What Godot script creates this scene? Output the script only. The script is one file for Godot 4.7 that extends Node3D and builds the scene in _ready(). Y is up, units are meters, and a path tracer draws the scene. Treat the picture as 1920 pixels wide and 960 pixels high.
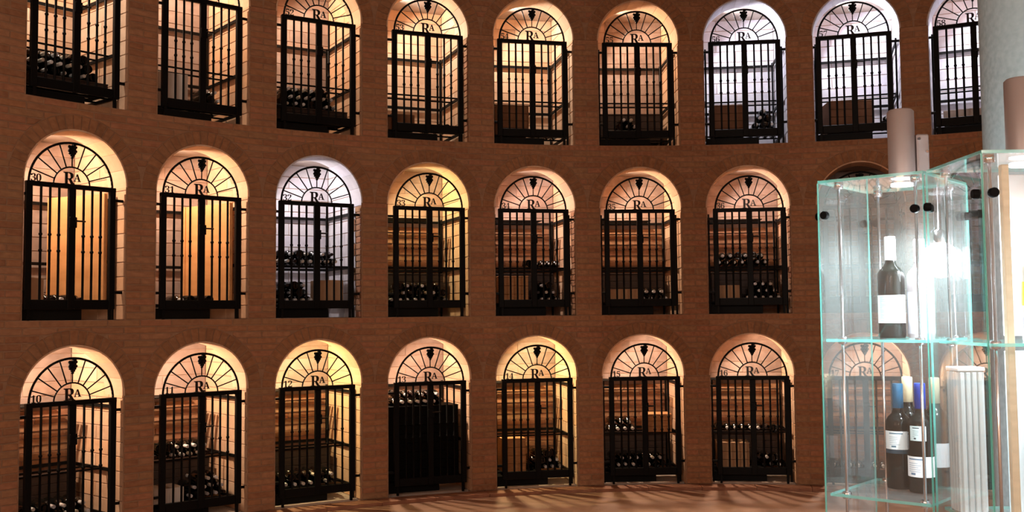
extends Node3D
# Round brick hall lined with three storeys of gated wine alcoves; a lit glass display case stands in the hall.
# ---------------------------------------------------------------- measures (metres)
const R := 6.564            # radius of the round hall
const TH0 := -0.127         # bearing of the middle between bays 4 and 5
const BAY := 1.08           # arc from one alcove to the next
const HALF := 0.4094        # half width of an alcove opening
const OPEN_H := 1.485       # sill to crown
const SPRING := OPEN_H - HALF
const BASES := [3.4009, 1.6874, 0.0]     # sill heights of the upper, middle and lower storey
const TOPS := [5.1144, 3.4009, 1.6874]
const DEPTH := 0.88
const CEIL := 1.52
const WALL_T := 0.30
const EYE := Vector3(-1.5981, 1.6987, 3.6854)

var M := {}
var names := {}
var shared := {}
var rng := RandomNumberGenerator.new()

# ---------------------------------------------------------------- scene-tree helpers
func spelled(n: int) -> String:      # gate numbers as words for the labels
	if n < 20: return ["ten", "eleven", "twelve", "thirteen", "fourteen", "fifteen", "sixteen", "seventeen", "eighteen"][n - 10]
	return ("thirty" if n < 40 else "fifty") + ("" if n % 10 == 0 else "-" + ["", "one", "two", "three", "four", "five", "six", "seven", "eight"][n % 10])

func numbered(called: String) -> String:
	names[called] = names.get(called, -1) + 1
	return called if names[called] == 0 else "%s_%03d" % [called, names[called]]

func tag(o: Node, label: String, category := "", group := "", kind := "") -> Node:
	o.set_meta("label", label)
	if category: o.set_meta("category", category)
	if group: o.set_meta("group", group)
	if kind: o.set_meta("kind", kind)
	return o

func thing(called: String, label: String, category: String, at: Transform3D, group := "", kind := "") -> Node3D:
	var o := Node3D.new()
	o.name = numbered(called)
	add_child(o)
	o.transform = at
	tag(o, label, category, group, kind)
	return o

func part(parent: Node, called: String, mesh: Mesh, mat: Material, at := Transform3D.IDENTITY) -> MeshInstance3D:
	var o := MeshInstance3D.new()
	var key := "n_" + called
	var n: int = parent.get_meta(key, -1) + 1 if parent.has_meta(key) else 0
	parent.set_meta(key, n)
	o.name = called if n == 0 else "%s_%03d" % [called, n]
	o.mesh = mesh
	if mat: o.material_override = mat
	o.transform = at
	parent.add_child(o, true)
	return o

func forget(o: Node) -> void:      # drop the counting notes
	for k in o.get_meta_list():
		if String(k).begins_with("n_"): o.remove_meta(k)
	for c in o.get_children(): forget(c)

func at(x: float, y: float, z: float) -> Transform3D:
	return Transform3D(Basis.IDENTITY, Vector3(x, y, z))

func turned(x: float, y: float, z: float, b: Basis) -> Transform3D:
	return Transform3D(b, Vector3(x, y, z))

# ---------------------------------------------------------------- mesh helpers
func tri(st: SurfaceTool, a: Vector3, b: Vector3, c: Vector3, out: Vector3) -> void:
	if (c - a).cross(b - a).dot(out) < 0.0:
		var k := b
		b = c
		c = k
	st.add_vertex(a); st.add_vertex(b); st.add_vertex(c)

func quad(st: SurfaceTool, a: Vector3, b: Vector3, c: Vector3, d: Vector3, out: Vector3) -> void:
	tri(st, a, b, c, out)
	tri(st, a, c, d, out)

func begin(flat := true) -> SurfaceTool:
	var st := SurfaceTool.new()
	st.begin(Mesh.PRIMITIVE_TRIANGLES)
	st.set_smooth_group(-1 if flat else 0)
	return st

func done(st: SurfaceTool) -> ArrayMesh:
	st.generate_normals()
	return st.commit()

# box with chamfered edges
func add_box(st: SurfaceTool, s: Vector3, ch := 0.0, t := Transform3D.IDENTITY) -> void:
	var h := s * 0.5
	if ch <= 0.0:
		for ax in 3:
			for sg in [-1.0, 1.0]:
				var n := Vector3.ZERO
				n[ax] = sg
				var u := (ax + 1) % 3
				var v := (ax + 2) % 3
				var p := []
				for k in [[-1, -1], [1, -1], [1, 1], [-1, 1]]:
					var q := Vector3.ZERO
					q[ax] = h[ax] * sg
					q[u] = h[u] * k[0]
					q[v] = h[v] * k[1]
					p.append(t * q)
				quad(st, p[0], p[1], p[2], p[3], t.basis * n)
		return
	ch = minf(ch, minf(h.x, minf(h.y, h.z)) * 0.9)
	# faces
	for ax in 3:
		var u := (ax + 1) % 3
		var v := (ax + 2) % 3
		for sg in [-1.0, 1.0]:
			var n := Vector3.ZERO
			n[ax] = sg
			var p := []
			for k in [[-1, -1], [1, -1], [1, 1], [-1, 1]]:
				var q := Vector3.ZERO
				q[ax] = h[ax] * sg
				q[u] = (h[u] - ch) * k[0]
				q[v] = (h[v] - ch) * k[1]
				p.append(t * q)
			quad(st, p[0], p[1], p[2], p[3], t.basis * n)
		# edges running along ax
		for su in [-1.0, 1.0]:
			for sv in [-1.0, 1.0]:
				var p := []
				for k in [[-1.0, 0], [1.0, 0], [1.0, 1], [-1.0, 1]]:
					var q := Vector3.ZERO
					q[ax] = (h[ax] - ch) * k[0]
					q[u] = (h[u] - (ch if k[1] == 0 else 0.0)) * su
					q[v] = (h[v] - (0.0 if k[1] == 0 else ch)) * sv
					p.append(t * q)
				var n := Vector3.ZERO
				n[u] = su
				n[v] = sv
				quad(st, p[0], p[1], p[2], p[3], t.basis * n)
	for sx in [-1.0, 1.0]:
		for sy in [-1.0, 1.0]:
			for sz in [-1.0, 1.0]:
				tri(st, t * Vector3(h.x * sx, (h.y - ch) * sy, (h.z - ch) * sz), t * Vector3((h.x - ch) * sx, h.y * sy, (h.z - ch) * sz),
					t * Vector3((h.x - ch) * sx, (h.y - ch) * sy, h.z * sz), t.basis * Vector3(sx, sy, sz))

func box(x: float, y: float, z: float, ch := 0.0) -> ArrayMesh:
	var key := "box %.4f %.4f %.4f %.4f" % [x, y, z, ch]
	if not shared.has(key):
		var st := begin()
		add_box(st, Vector3(x, y, z), ch)
		shared[key] = done(st)
	return shared[key]

# round bar between two points
func add_bar(st: SurfaceTool, a: Vector3, b: Vector3, r0: float, r1 := -1.0, n := 8, caps := true) -> void:
	if r1 < 0.0: r1 = r0
	var d := (b - a).normalized()
	var x := d.cross(Vector3.UP if absf(d.y) < 0.9 else Vector3.RIGHT).normalized()
	var y := d.cross(x)
	for i in n:
		var o0 := x * cos(TAU * i / n) + y * sin(TAU * i / n)
		var o1 := x * cos(TAU * (i + 1) / n) + y * sin(TAU * (i + 1) / n)
		quad(st, a + o0 * r0, a + o1 * r0, b + o1 * r1, b + o0 * r1, o0 + o1)
		if caps:
			tri(st, a, a + o0 * r0, a + o1 * r0, -d)
			tri(st, b, b + o0 * r1, b + o1 * r1, d)

# ring bent tube through points
func add_tube(st: SurfaceTool, pts: Array, r: float, n := 6) -> void:
	for i in pts.size() - 1:
		add_bar(st, pts[i], pts[i + 1], r, r, n, true)

# profile [[radius, height], ...] turned about y
func lathe(profile: Array, n := 20, flat := false) -> ArrayMesh:
	var st := SurfaceTool.new()
	st.begin(Mesh.PRIMITIVE_TRIANGLES)
	for k in profile.size() - 1:
		st.set_smooth_group(-1 if flat else k if absf(profile[k][1] - profile[k + 1][1]) < 1e-5 else 100)
		var r0: float = profile[k][0]
		var r1: float = profile[k + 1][0]
		var y0: float = profile[k][1]
		var y1: float = profile[k + 1][1]
		for i in n:
			var c0 := Vector3(cos(TAU * i / n), 0, sin(TAU * i / n))
			var c1 := Vector3(cos(TAU * (i + 1) / n), 0, sin(TAU * (i + 1) / n))
			var out := (c0 + c1) * (y1 - y0) + Vector3(0, 2.0 * (r0 - r1), 0)
			if r0 > 1e-6: tri(st, c0 * r0 + Vector3(0, y0, 0), c1 * r0 + Vector3(0, y0, 0), c1 * r1 + Vector3(0, y1, 0) if r1 > 1e-6 else Vector3(0, y1, 0), out)
			if r1 > 1e-6: tri(st, c0 * r0 + Vector3(0, y0, 0), c1 * r1 + Vector3(0, y1, 0), c0 * r1 + Vector3(0, y1, 0), out)
	st.generate_normals()
	return st.commit()

# flat polygon (x, y) with thickness from z0 (front) to z1 (back), front edge chamfered a little
func prism(poly: PackedVector2Array, z0: float, z1: float, ch := 0.0) -> ArrayMesh:
	var st := begin()
	if Geometry2D.is_polygon_clockwise(poly):
		poly = poly.duplicate()
		poly.reverse()
	var front := poly
	if ch > 0.0:
		var inner := Geometry2D.offset_polygon(poly, -ch, Geometry2D.JOIN_MITER)
		if inner.size() == 1 and inner[0].size() == poly.size():
			front = inner[0]
			if Geometry2D.is_polygon_clockwise(front): front.reverse()
			# match the start corner
			var best := 0
			for k in front.size():
				if front[k].distance_squared_to(poly[0]) < front[best].distance_squared_to(poly[0]): best = k
			var rot := PackedVector2Array()
			for k in front.size(): rot.append(front[(k + best) % front.size()])
			front = rot
		else:
			ch = 0.0
	var idx := Geometry2D.triangulate_polygon(front)
	for k in range(0, idx.size(), 3):
		var a := front[idx[k]]
		var b := front[idx[k + 1]]
		var c := front[idx[k + 2]]
		tri(st, Vector3(a.x, a.y, z0), Vector3(b.x, b.y, z0), Vector3(c.x, c.y, z0), Vector3(0, 0, 1))
	var idb := Geometry2D.triangulate_polygon(poly)
	for k in range(0, idb.size(), 3):
		var a := poly[idb[k]]
		var b := poly[idb[k + 1]]
		var c := poly[idb[k + 2]]
		tri(st, Vector3(a.x, a.y, z1), Vector3(b.x, b.y, z1), Vector3(c.x, c.y, z1), Vector3(0, 0, -1))
	for k in poly.size():
		var j := (k + 1) % poly.size()
		var a := poly[k]
		var b := poly[j]
		var n := Vector3((b - a).y, -(b - a).x, 0)
		quad(st, Vector3(a.x, a.y, z0 - ch), Vector3(b.x, b.y, z0 - ch), Vector3(b.x, b.y, z1), Vector3(a.x, a.y, z1), n)
		if ch > 0.0:
			quad(st, Vector3(front[k].x, front[k].y, z0), Vector3(front[j].x, front[j].y, z0), Vector3(b.x, b.y, z0 - ch), Vector3(a.x, a.y, z0 - ch), n.normalized() + Vector3(0, 0, 1))
	return done(st)

# ---------------------------------------------------------------- the round wall: s runs along the arc, y up, z towards the hall
func on_wall(s: float, y: float, deep := 0.0) -> Transform3D:
	var th := TH0 + s / R
	var rad := Vector3(sin(th), 0, -cos(th))
	return Transform3D(Basis(Vector3(cos(th), 0, sin(th)), Vector3.UP, -rad), rad * (R + deep) + Vector3(0, y, 0))

func bay_s(col: float) -> float:
	return (col - 4.5) * BAY

func alcove_frame(row: int, col: int) -> Transform3D:
	var t := on_wall(bay_s(col), BASES[row])
	t.origin += t.basis.z * (R - R * cos(HALF / R))
	return t

# ---------------------------------------------------------------- materials
func mottled(seed_value: int, freq: float, a: Color, b: Color, size := 256, octaves := 4, streak := 1.0) -> ImageTexture:
	var n := FastNoiseLite.new()
	n.seed = seed_value
	n.frequency = freq
	n.fractal_octaves = octaves
	n.noise_type = FastNoiseLite.TYPE_SIMPLEX_SMOOTH
	var im := Image.create(size, size, true, Image.FORMAT_RGB8)
	for y in size:
		for x in size:
			# blend two shifted samples so that the tile closes on itself
			var fx := float(x) / size
			var fy := float(y) / size
			var v := lerpf(lerpf(n.get_noise_2d(x, y * streak), n.get_noise_2d(x - size, y * streak), fx), lerpf(n.get_noise_2d(x, (y - size) * streak), n.get_noise_2d(x - size, (y - size) * streak), fx), fy)
			im.set_pixel(x, y, a.lerp(b, clampf(v * 1.3 + 0.5, 0.0, 1.0)))
	im.generate_mipmaps()
	return ImageTexture.create_from_image(im)

func plain(c: Color, rough := 0.7, metal := 0.0) -> StandardMaterial3D:
	var m := StandardMaterial3D.new()
	m.albedo_color = c
	m.roughness = rough
	m.metallic = metal
	return m

func textured(tex: Texture2D, tile: float, rough := 0.85, tint := Color.WHITE, relief := 0.0, world := true) -> StandardMaterial3D:
	var m := plain(tint, rough)
	m.albedo_texture = tex
	m.uv1_triplanar = true
	m.uv1_world_triplanar = world
	m.uv1_scale = Vector3.ONE / tile
	if relief > 0.0:
		m.heightmap_enabled = true
		m.heightmap_texture = tex
		m.heightmap_scale = relief
	return m

func glow(c: Color, power: float) -> StandardMaterial3D:
	var m := plain(Color(0.9, 0.9, 0.9), 0.4)
	m.emission_enabled = true
	m.emission = c
	m.emission_energy_multiplier = power
	return m

func label_texture(w: int, h: int, paper: Color, ink: Color, side: bool) -> ImageTexture:
	var im := Image.create(w, h, true, Image.FORMAT_RGB8)
	im.fill(paper)
	var r := RandomNumberGenerator.new()
	r.seed = w * 7 + h
	if side:      # a broad column of pale blue strokes on one side
		for k in 26:
			var y := 6 + k * (h - 12) / 26
			im.fill_rect(Rect2i(int(w * 0.36), y, 8 + r.randi() % 18, maxi(2, h / 44)), ink)
	else:         # a heading and a few lines of small print
		im.fill_rect(Rect2i(int(w * 0.38), int(h * 0.10), int(w * 0.17), int(h * 0.07)), ink)
		for k in 5:
			im.fill_rect(Rect2i(int(w * 0.38), int(h * (0.32 + 0.1 * k)), int(w * (0.06 + 0.10 * r.randf())), maxi(1, int(h * 0.03))), ink.lerp(paper, 0.35))
		im.fill_rect(Rect2i(int(w * 0.41), int(h * 0.80), int(w * 0.06), int(h * 0.10)), ink)
	im.generate_mipmaps()
	return ImageTexture.create_from_image(im)

func make_materials() -> void:
	var clay := mottled(3, 0.02, Color(0.59, 0.425, 0.31), Color(0.71, 0.535, 0.40), 256, 5)
	M.brick = []
	for t in [Color(1, 1, 1), Color(0.95, 0.94, 0.93), Color(1.0, 0.97, 0.93), Color(0.92, 0.89, 0.87), Color(1.0, 0.95, 0.95), Color(0.96, 0.98, 0.96)]:
		M.brick.append(textured(clay, 0.31, 0.9, t, 0.12))
	M.arch = []
	for t in [Color(0.92, 0.91, 0.88), Color(0.88, 0.86, 0.82), Color(0.95, 0.92, 0.87)]:
		M.arch.append(textured(clay, 0.27, 0.9, t, 0.12))
	M.mortar = textured(mottled(9, 0.05, Color(0.57, 0.44, 0.34), Color(0.65, 0.52, 0.41), 128), 0.4, 0.95)
	var cream := mottled(5, 0.018, Color(0.82, 0.685, 0.565), Color(0.89, 0.765, 0.645), 256, 5)
	M.block = []
	for t in [Color(1, 1, 1), Color(0.96, 0.93, 0.91), Color(1.0, 0.95, 0.90), Color(0.92, 0.90, 0.89)]:
		M.block.append(textured(cream, 0.5, 0.9, t, 0.06))
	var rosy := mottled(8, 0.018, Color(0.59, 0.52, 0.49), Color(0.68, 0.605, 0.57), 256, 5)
	var chalk := mottled(23, 0.018, Color(0.78, 0.77, 0.79), Color(0.86, 0.85, 0.86), 256, 5)
	M.white_block = []
	for t in [Color(1, 1, 1), Color(0.96, 0.96, 0.96), Color(0.98, 0.98, 1.0), Color(0.93, 0.93, 0.93)]:
		M.white_block.append(textured(chalk, 0.5, 0.9, t))
	M.back_block = []  # back-wall blocks pinkish, and darkened in colour to read less lit than the sides
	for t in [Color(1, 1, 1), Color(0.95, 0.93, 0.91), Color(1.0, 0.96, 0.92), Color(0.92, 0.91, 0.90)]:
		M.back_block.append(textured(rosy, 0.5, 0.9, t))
	M.joint = textured(mottled(6, 0.05, Color(0.60, 0.50, 0.44), Color(0.66, 0.56, 0.49), 128), 0.4, 0.95)
	M.plaster = textured(mottled(7, 0.03, Color(0.66, 0.60, 0.55), Color(0.72, 0.66, 0.61), 128), 0.6, 0.9)
	M.floor = textured(mottled(11, 0.012, Color(0.55, 0.41, 0.33), Color(0.68, 0.53, 0.435), 256, 5), 1.7, 0.55)
	M.kerb = textured(mottled(12, 0.03, Color(0.56, 0.38, 0.28), Color(0.66, 0.47, 0.36), 128), 0.5, 0.6)
	M.iron = plain(Color(0.05, 0.05, 0.05), 0.5)
	M.iron.metallic_specular = 0.25
	M.letters = plain(Color(0.06, 0.06, 0.06), 0.35)
	M.steel = plain(Color(0.06, 0.058, 0.055), 0.55)
	M.steel.metallic_specular = 0.25
	M.glass_dark = plain(Color(0.02, 0.028, 0.022), 0.08)
	M.glass_red = plain(Color(0.05, 0.012, 0.012), 0.08)
	M.foil = []
	for c in [Color(0.88, 0.88, 0.88), Color(0.83, 0.80, 0.74), Color(0.92, 0.92, 0.92), Color(0.10, 0.04, 0.04), Color(0.75, 0.75, 0.77)]:
		M.foil.append(plain(c, 0.35))
	M.wood = textured(mottled(14, 0.03, Color(0.66, 0.47, 0.30), Color(0.80, 0.60, 0.40), 256, 4, 8.0), 0.6, 0.7)
	M.dark_wood = textured(mottled(22, 0.03, Color(0.15, 0.10, 0.075), Color(0.22, 0.15, 0.11), 128, 4, 6.0), 0.6, 0.7)
	M.board = textured(mottled(15, 0.01, Color(0.82, 0.60, 0.38), Color(0.90, 0.68, 0.45), 256, 4, 3.0), 1.1, 0.6)
	M.carton = textured(mottled(16, 0.02, Color(0.72, 0.58, 0.44), Color(0.78, 0.64, 0.50), 128), 0.4, 0.85)
	M.brown_carton = textured(mottled(17, 0.02, Color(0.48, 0.33, 0.22), Color(0.54, 0.38, 0.26), 128), 0.4, 0.85)
	M.pale_carton = textured(mottled(18, 0.02, Color(0.86, 0.84, 0.80), Color(0.90, 0.88, 0.85), 128), 0.4, 0.8)
	M.tape = plain(Color(0.62, 0.52, 0.40), 0.3)
	M.tissue = plain(Color(0.90, 0.88, 0.86), 0.9)
	M.column = textured(mottled(19, 0.06, Color(0.60, 0.68, 0.70), Color(0.68, 0.755, 0.77), 256, 3), 0.5, 0.9, Color.WHITE, 0.15)
	M.housing = plain(Color(0.60, 0.55, 0.54), 0.42, 0.25)
	M.chrome = plain(Color(0.85, 0.86, 0.88), 0.12, 1.0)
	M.black = plain(Color(0.045, 0.045, 0.045), 0.6)
	M.black.metallic_specular = 0.2
	var g := plain(Color(0.90, 0.95, 0.94, 0.022), 0.02)
	g.transparency = BaseMaterial3D.TRANSPARENCY_ALPHA
	M.pane = g
	var e := plain(Color(0.42, 0.80, 0.76, 0.62), 0.1)
	e.transparency = BaseMaterial3D.TRANSPARENCY_ALPHA
	M.pane_edge = e
	M.white_panel = plain(Color(0.90, 0.91, 0.92), 0.5)
	M.frosted = plain(Color(0.80, 0.86, 0.88), 0.5)
	M.oak = textured(mottled(21, 0.03, Color(0.80, 0.74, 0.62), Color(0.86, 0.80, 0.68), 128, 4, 6.0), 0.5, 0.6)

# ---------------------------------------------------------------- walls
func arch_poly(s0: float, base: float, r: float, from_y: float) -> PackedVector2Array:
	var p := PackedVector2Array()
	p.append(Vector2(s0 + r, from_y))
	for k in 33:
		var a := PI * k / 32.0
		p.append(Vector2(s0 + r * cos(a), base + SPRING + r * sin(a)))
	p.append(Vector2(s0 - r, from_y))
	return p

const FIRST_COL := 0
const LAST_COL := 8
const S_MIN := -6.15
const S_MAX := 5.15

func build_storey(row: int, called: String, label: String) -> void:
	var wall := thing(called, label, "", Transform3D.IDENTITY, "", "structure")
	var base: float = BASES[row]
	var top: float = TOPS[row]
	var n_courses := 30
	var ch := (top - base) / n_courses
	# mortar bed, 7 mm behind the brick faces, open at the alcoves
	var st := begin(false)
	var us := []
	var s := S_MIN
	while s < S_MAX - 0.01:
		us.append(s)
		s += 0.12
	us.append(S_MAX)
	for c in range(FIRST_COL, LAST_COL + 1):
		for k in 25:
			us.append(bay_s(c) - HALF * cos(PI * k / 24.0))
	us.sort()
	for i in us.size() - 1:
		var a: float = us[i]
		var b: float = us[i + 1]
		if b - a < 1e-5: continue
		var mid := (a + b) * 0.5
		var c := roundi(mid / BAY + 4.5)
		var spans := []
		if c >= FIRST_COL and c <= LAST_COL and absf(mid - bay_s(c)) < HALF:
			var ya := base + SPRING + sqrt(maxf(0.0, HALF * HALF - pow(a - bay_s(c), 2)))
			var yb := base + SPRING + sqrt(maxf(0.0, HALF * HALF - pow(b - bay_s(c), 2)))
			spans = [[ya, yb, top, top]]
		else:
			spans = [[base, base, top, top]]
		for q in spans:
			quad(st, on_wall(a, q[0], 0.007).origin, on_wall(b, q[1], 0.007).origin, on_wall(b, q[3], 0.007).origin, on_wall(a, q[2], 0.007).origin, on_wall(mid, 0).basis.z)
	part(wall, "mortar_bed", done(st), M.mortar)
	# bricks
	var full: ArrayMesh = box(0.26, ch - 0.010, 0.12, 0.003)
	var pieces := []      # [score, mesh, transform, material]
	for k in n_courses:
		var y0 := base + k * ch + 0.005
		var y1 := base + (k + 1) * ch - 0.005
		var shift := 0.0 if k % 2 == 0 else 0.135
		var i0 := floori(S_MIN / 0.27) - 1
		for i in range(i0, ceili(S_MAX / 0.27) + 2):
			var cx := i * 0.27 + shift
			if cx - 0.13 < S_MIN or cx + 0.13 > S_MAX: continue
			var rect := PackedVector2Array([Vector2(cx - 0.13, y0), Vector2(cx + 0.13, y0), Vector2(cx + 0.13, y1), Vector2(cx - 0.13, y1)])
			var bits := [rect]
			var cut := false
			for c in range(roundi(cx / BAY + 4.5) - 1, roundi(cx / BAY + 4.5) + 2):
				if c < FIRST_COL or c > LAST_COL: continue
				if absf(cx - bay_s(c)) > 0.70: continue
				# the opening below the springing, the ring of voussoirs above it
				var holes := [PackedVector2Array([Vector2(bay_s(c) - HALF - 0.012, base - 1.0), Vector2(bay_s(c) + HALF + 0.012, base - 1.0), Vector2(bay_s(c) + HALF + 0.012, base + SPRING), Vector2(bay_s(c) - HALF - 0.012, base + SPRING)]),
					arch_poly(bay_s(c), base, HALF + 0.132, base + SPRING)]
				# keep the course just above the sill of this storey free of the hole of the storey below
				holes[0][0].y = base - 0.001
				holes[0][1].y = base - 0.001
				for h in holes:
					var next := []
					for b in bits:
						var got := Geometry2D.clip_polygons(b, h)
						if got.size() != 1 or got[0].size() != b.size() or absf(area(got[0]) - area(b)) > 1e-6: cut = true
						for g in got:
							if not Geometry2D.is_polygon_clockwise(g): next.append(g)
					bits = next
			for b in bits:
				if area(b) < 0.0009: continue
				var proud := rng.randf_range(-0.002, 0.003)
				var mid := Vector2.ZERO
				var lo := Vector2(INF, INF)
				var hi := -lo
				for q in b:
					lo = lo.min(q)
					hi = hi.max(q)
				if hi.x - lo.x < 0.012 or hi.y - lo.y < 0.008: continue
				mid = (lo + hi) * 0.5
				var t := on_wall(mid.x, mid.y, -proud)
				var mesh := full
				if cut:
					var local := PackedVector2Array()
					for q in b: local.append(q - mid)
					mesh = prism(local, 0.0, -0.12, 0.003)
				else:
					t.origin -= t.basis.z * 0.06
				var seen := area(b) / t.origin.distance_squared_to(EYE)
				if mid.x < -5.7 or mid.x > 3.4: seen *= 0.05
				pieces.append([seen, mesh, t, M.brick[rng.randi() % M.brick.size()]])
	pieces.sort_custom(func(a, b): return a[0] > b[0])
	var rest := {}
	for k in pieces.size():
		var q: Array = pieces[k]
		if k < 300:
			part(wall, "brick", q[1], q[3], q[2])
		else:
			if not rest.has(q[3]):
				rest[q[3]] = SurfaceTool.new()
			rest[q[3]].append_from(q[1], 0, q[2])
	var joined := ArrayMesh.new()
	for m in rest:
		rest[m].commit(joined)
		joined.surface_set_material(joined.get_surface_count() - 1, m)
	var o := part(wall, "brickwork", joined, null)
	o.set_meta("kind", "stuff")
	# voussoirs, 23 to each arch
	var n_v := 23
	var r0 := HALF + 0.013
	var r1 := HALF + 0.124
	var half_a := PI / n_v * 0.5
	var wedge := PackedVector2Array([Vector2(-r0 * sin(half_a) + 0.004, r0 * cos(half_a)), Vector2(r0 * sin(half_a) - 0.004, r0 * cos(half_a)), Vector2(r1 * sin(half_a) - 0.004, r1), Vector2(-r1 * sin(half_a) + 0.004, r1)])
	var mid_r := (r0 + r1) * 0.5
	for q in wedge.size(): wedge[q].y -= mid_r
	var v_mesh := prism(wedge, 0.0, -WALL_T, 0.003)
	for c in range(FIRST_COL, LAST_COL + 1):
		for k in n_v:
			var a := PI * (k + 0.5) / n_v
			var t := on_wall(bay_s(c) + mid_r * cos(a), base + SPRING + mid_r * sin(a), rng.randf_range(-0.003, 0.001))
			# all wedges of one arch point into the wall along the alcove, not along their own radius
			var bay := on_wall(bay_s(c), 0.0)
			t.basis = bay.basis * Basis(Vector3(0, 0, 1), a - PI / 2)
			part(wall, "voussoir", v_mesh, M.arch[rng.randi() % M.arch.size()], t)
	forget(wall)

func area(p: PackedVector2Array) -> float:
	var a := 0.0
	for k in p.size():
		a += p[k].cross(p[(k + 1) % p.size()])
	return absf(a) * 0.5

func build_alcove(row: int, col: int, number: int) -> void:
	var f := alcove_frame(row, col)
	var w := thing("wall_alcove", "%s lining of the alcove behind gate %s" % ["whitewashed block" if number in [32, 56, 57, 58] else "cream block" if number >= 50 or number in [30, 31] else "cream block and bare brick", spelled(number)], "", f, "", "structure")
	# backing shell
	part(w, "floor_slab", box(2 * HALF + 0.12, 0.05, DEPTH - 0.06, 0.0), M.plaster, at(0, -0.025, -(0.12 + (DEPTH - 0.06) / 2)))
	part(w, "ceiling_slab", box(2 * HALF + 0.12, 0.05, DEPTH - 0.09, 0.0), M.plaster, at(0, CEIL + 0.025, -(0.14 + (DEPTH - 0.09) / 2)))
	for sx in [-1.0, 1.0]:
		part(w, "side_backing", box(0.05, CEIL + 0.05, DEPTH + 0.04, 0.0), M.joint, at(sx * (HALF + 0.006 + 0.025), CEIL / 2 - 0.025, -(DEPTH + 0.055) / 2))
	part(w, "back_backing", box(2 * HALF + 0.12, CEIL + 0.05, 0.05, 0.0), M.joint, at(0, CEIL / 2 - 0.025, -(DEPTH + 0.006 + 0.025)))
	# spandrel behind the arch ring
	if not shared.has("spandrel"):
		var p := PackedVector2Array([Vector2(HALF + 0.03, CEIL), Vector2(-HALF - 0.03, CEIL), Vector2(-HALF - 0.03, SPRING)])
		for k in 25:
			var a := PI - PI * k / 24.0
			p.append(Vector2((HALF + 0.02) * cos(a), SPRING + (HALF + 0.02) * sin(a)))
		p.append(Vector2(HALF + 0.03, SPRING))
		shared["spandrel"] = prism(p, -0.14, -WALL_T + 0.004)
	part(w, "spandrel", shared["spandrel"], M.plaster)
	var pale := number in [32, 56, 57, 58]      # whitewashed alcoves
	var side_mats: Array = M.white_block if pale else M.block
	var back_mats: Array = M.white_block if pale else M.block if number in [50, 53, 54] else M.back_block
	# curved blocks lining the arch
	if not shared.has("arch_block"):
		var p := PackedVector2Array()
		for k in 5: p.append(Vector2((HALF + 0.012) * sin(PI / 18.0 * (k - 2) / 2.0 * 0.985), (HALF + 0.012) * cos(PI / 18.0 * (k - 2) / 2.0 * 0.985)))
		for k in 5: p.append(Vector2(HALF * sin(PI / 18.0 * (2 - k) / 2.0 * 0.985), HALF * cos(PI / 18.0 * (2 - k) / 2.0 * 0.985)))
		shared["arch_block"] = prism(p, -0.004, -WALL_T)
	for k in 9:
		part(w, "arch_block", shared["arch_block"], side_mats[k % 4], turned(0, SPRING, 0, Basis(Vector3(0, 0, 1), PI / 2 - PI * (k + 0.5) / 9.0)))
	# blocks
	var n := 13
	var ch := CEIL / n
	var r := RandomNumberGenerator.new()
	r.seed = 100 + number
	var bare := number in [32, 34, 36, 53]      # these jambs show thin bare bricks up front
	for k in n:
		var y := (k + 0.5) * ch
		var seam := 0.5 if k % 2 == 0 else 0.27
		for sx in [-1.0, 1.0]:
			var z0 := 0.004
			var z1 := DEPTH
			var zs := lerpf(z0, z1, seam)
			if bare and y < SPRING:
				z0 = 0.16 if k % 2 == 0 else 0.22
				for h in 2:
					part(w, "jamb_brick", box(0.012, ch / 2 - 0.009, z0 - 0.008 - (0.02 if h == 0 else 0.0), 0.002), M.brick[r.randi() % M.brick.size()], at(sx * (HALF + 0.006 - r.randf() * 0.003), y + (h - 0.5) * ch / 2, -(0.004 + z0 / 2 - (0.01 if h == 0 else 0.0))))
			for q in [[z0, zs], [zs, z1]]:
				part(w, "block", box(0.012, ch - 0.007, q[1] - q[0] - 0.006, 0.002), side_mats[r.randi() % 4], at(sx * (HALF + 0.006), y, -(q[0] + q[1]) / 2))
		var xs := lerpf(-HALF, HALF, 0.5 if k % 2 == 1 else 0.24)
		var rough := y < 0.98 and number < 50 and not number in [30, 31, 32]      # bare hall bricks below, smooth blocks above
		for h in (2 if rough else 1):
			var hh := ch / 2 if rough else ch
			var yy := y + (h - 0.5) * ch / 2 if rough else y
			var thick := 0.012 + (0.010 if rough and h == 1 else 0.0)
			if rough: xs = lerpf(-HALF, HALF, [0.5, 0.33, 0.62, 0.42][(k * 2 + h) % 4])
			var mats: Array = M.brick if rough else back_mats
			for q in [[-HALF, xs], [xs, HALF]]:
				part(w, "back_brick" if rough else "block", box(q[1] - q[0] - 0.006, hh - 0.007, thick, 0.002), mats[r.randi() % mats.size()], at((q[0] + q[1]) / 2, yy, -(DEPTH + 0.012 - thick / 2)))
	forget(w)

# ---------------------------------------------------------------- gates
var gate0: Node3D

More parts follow.
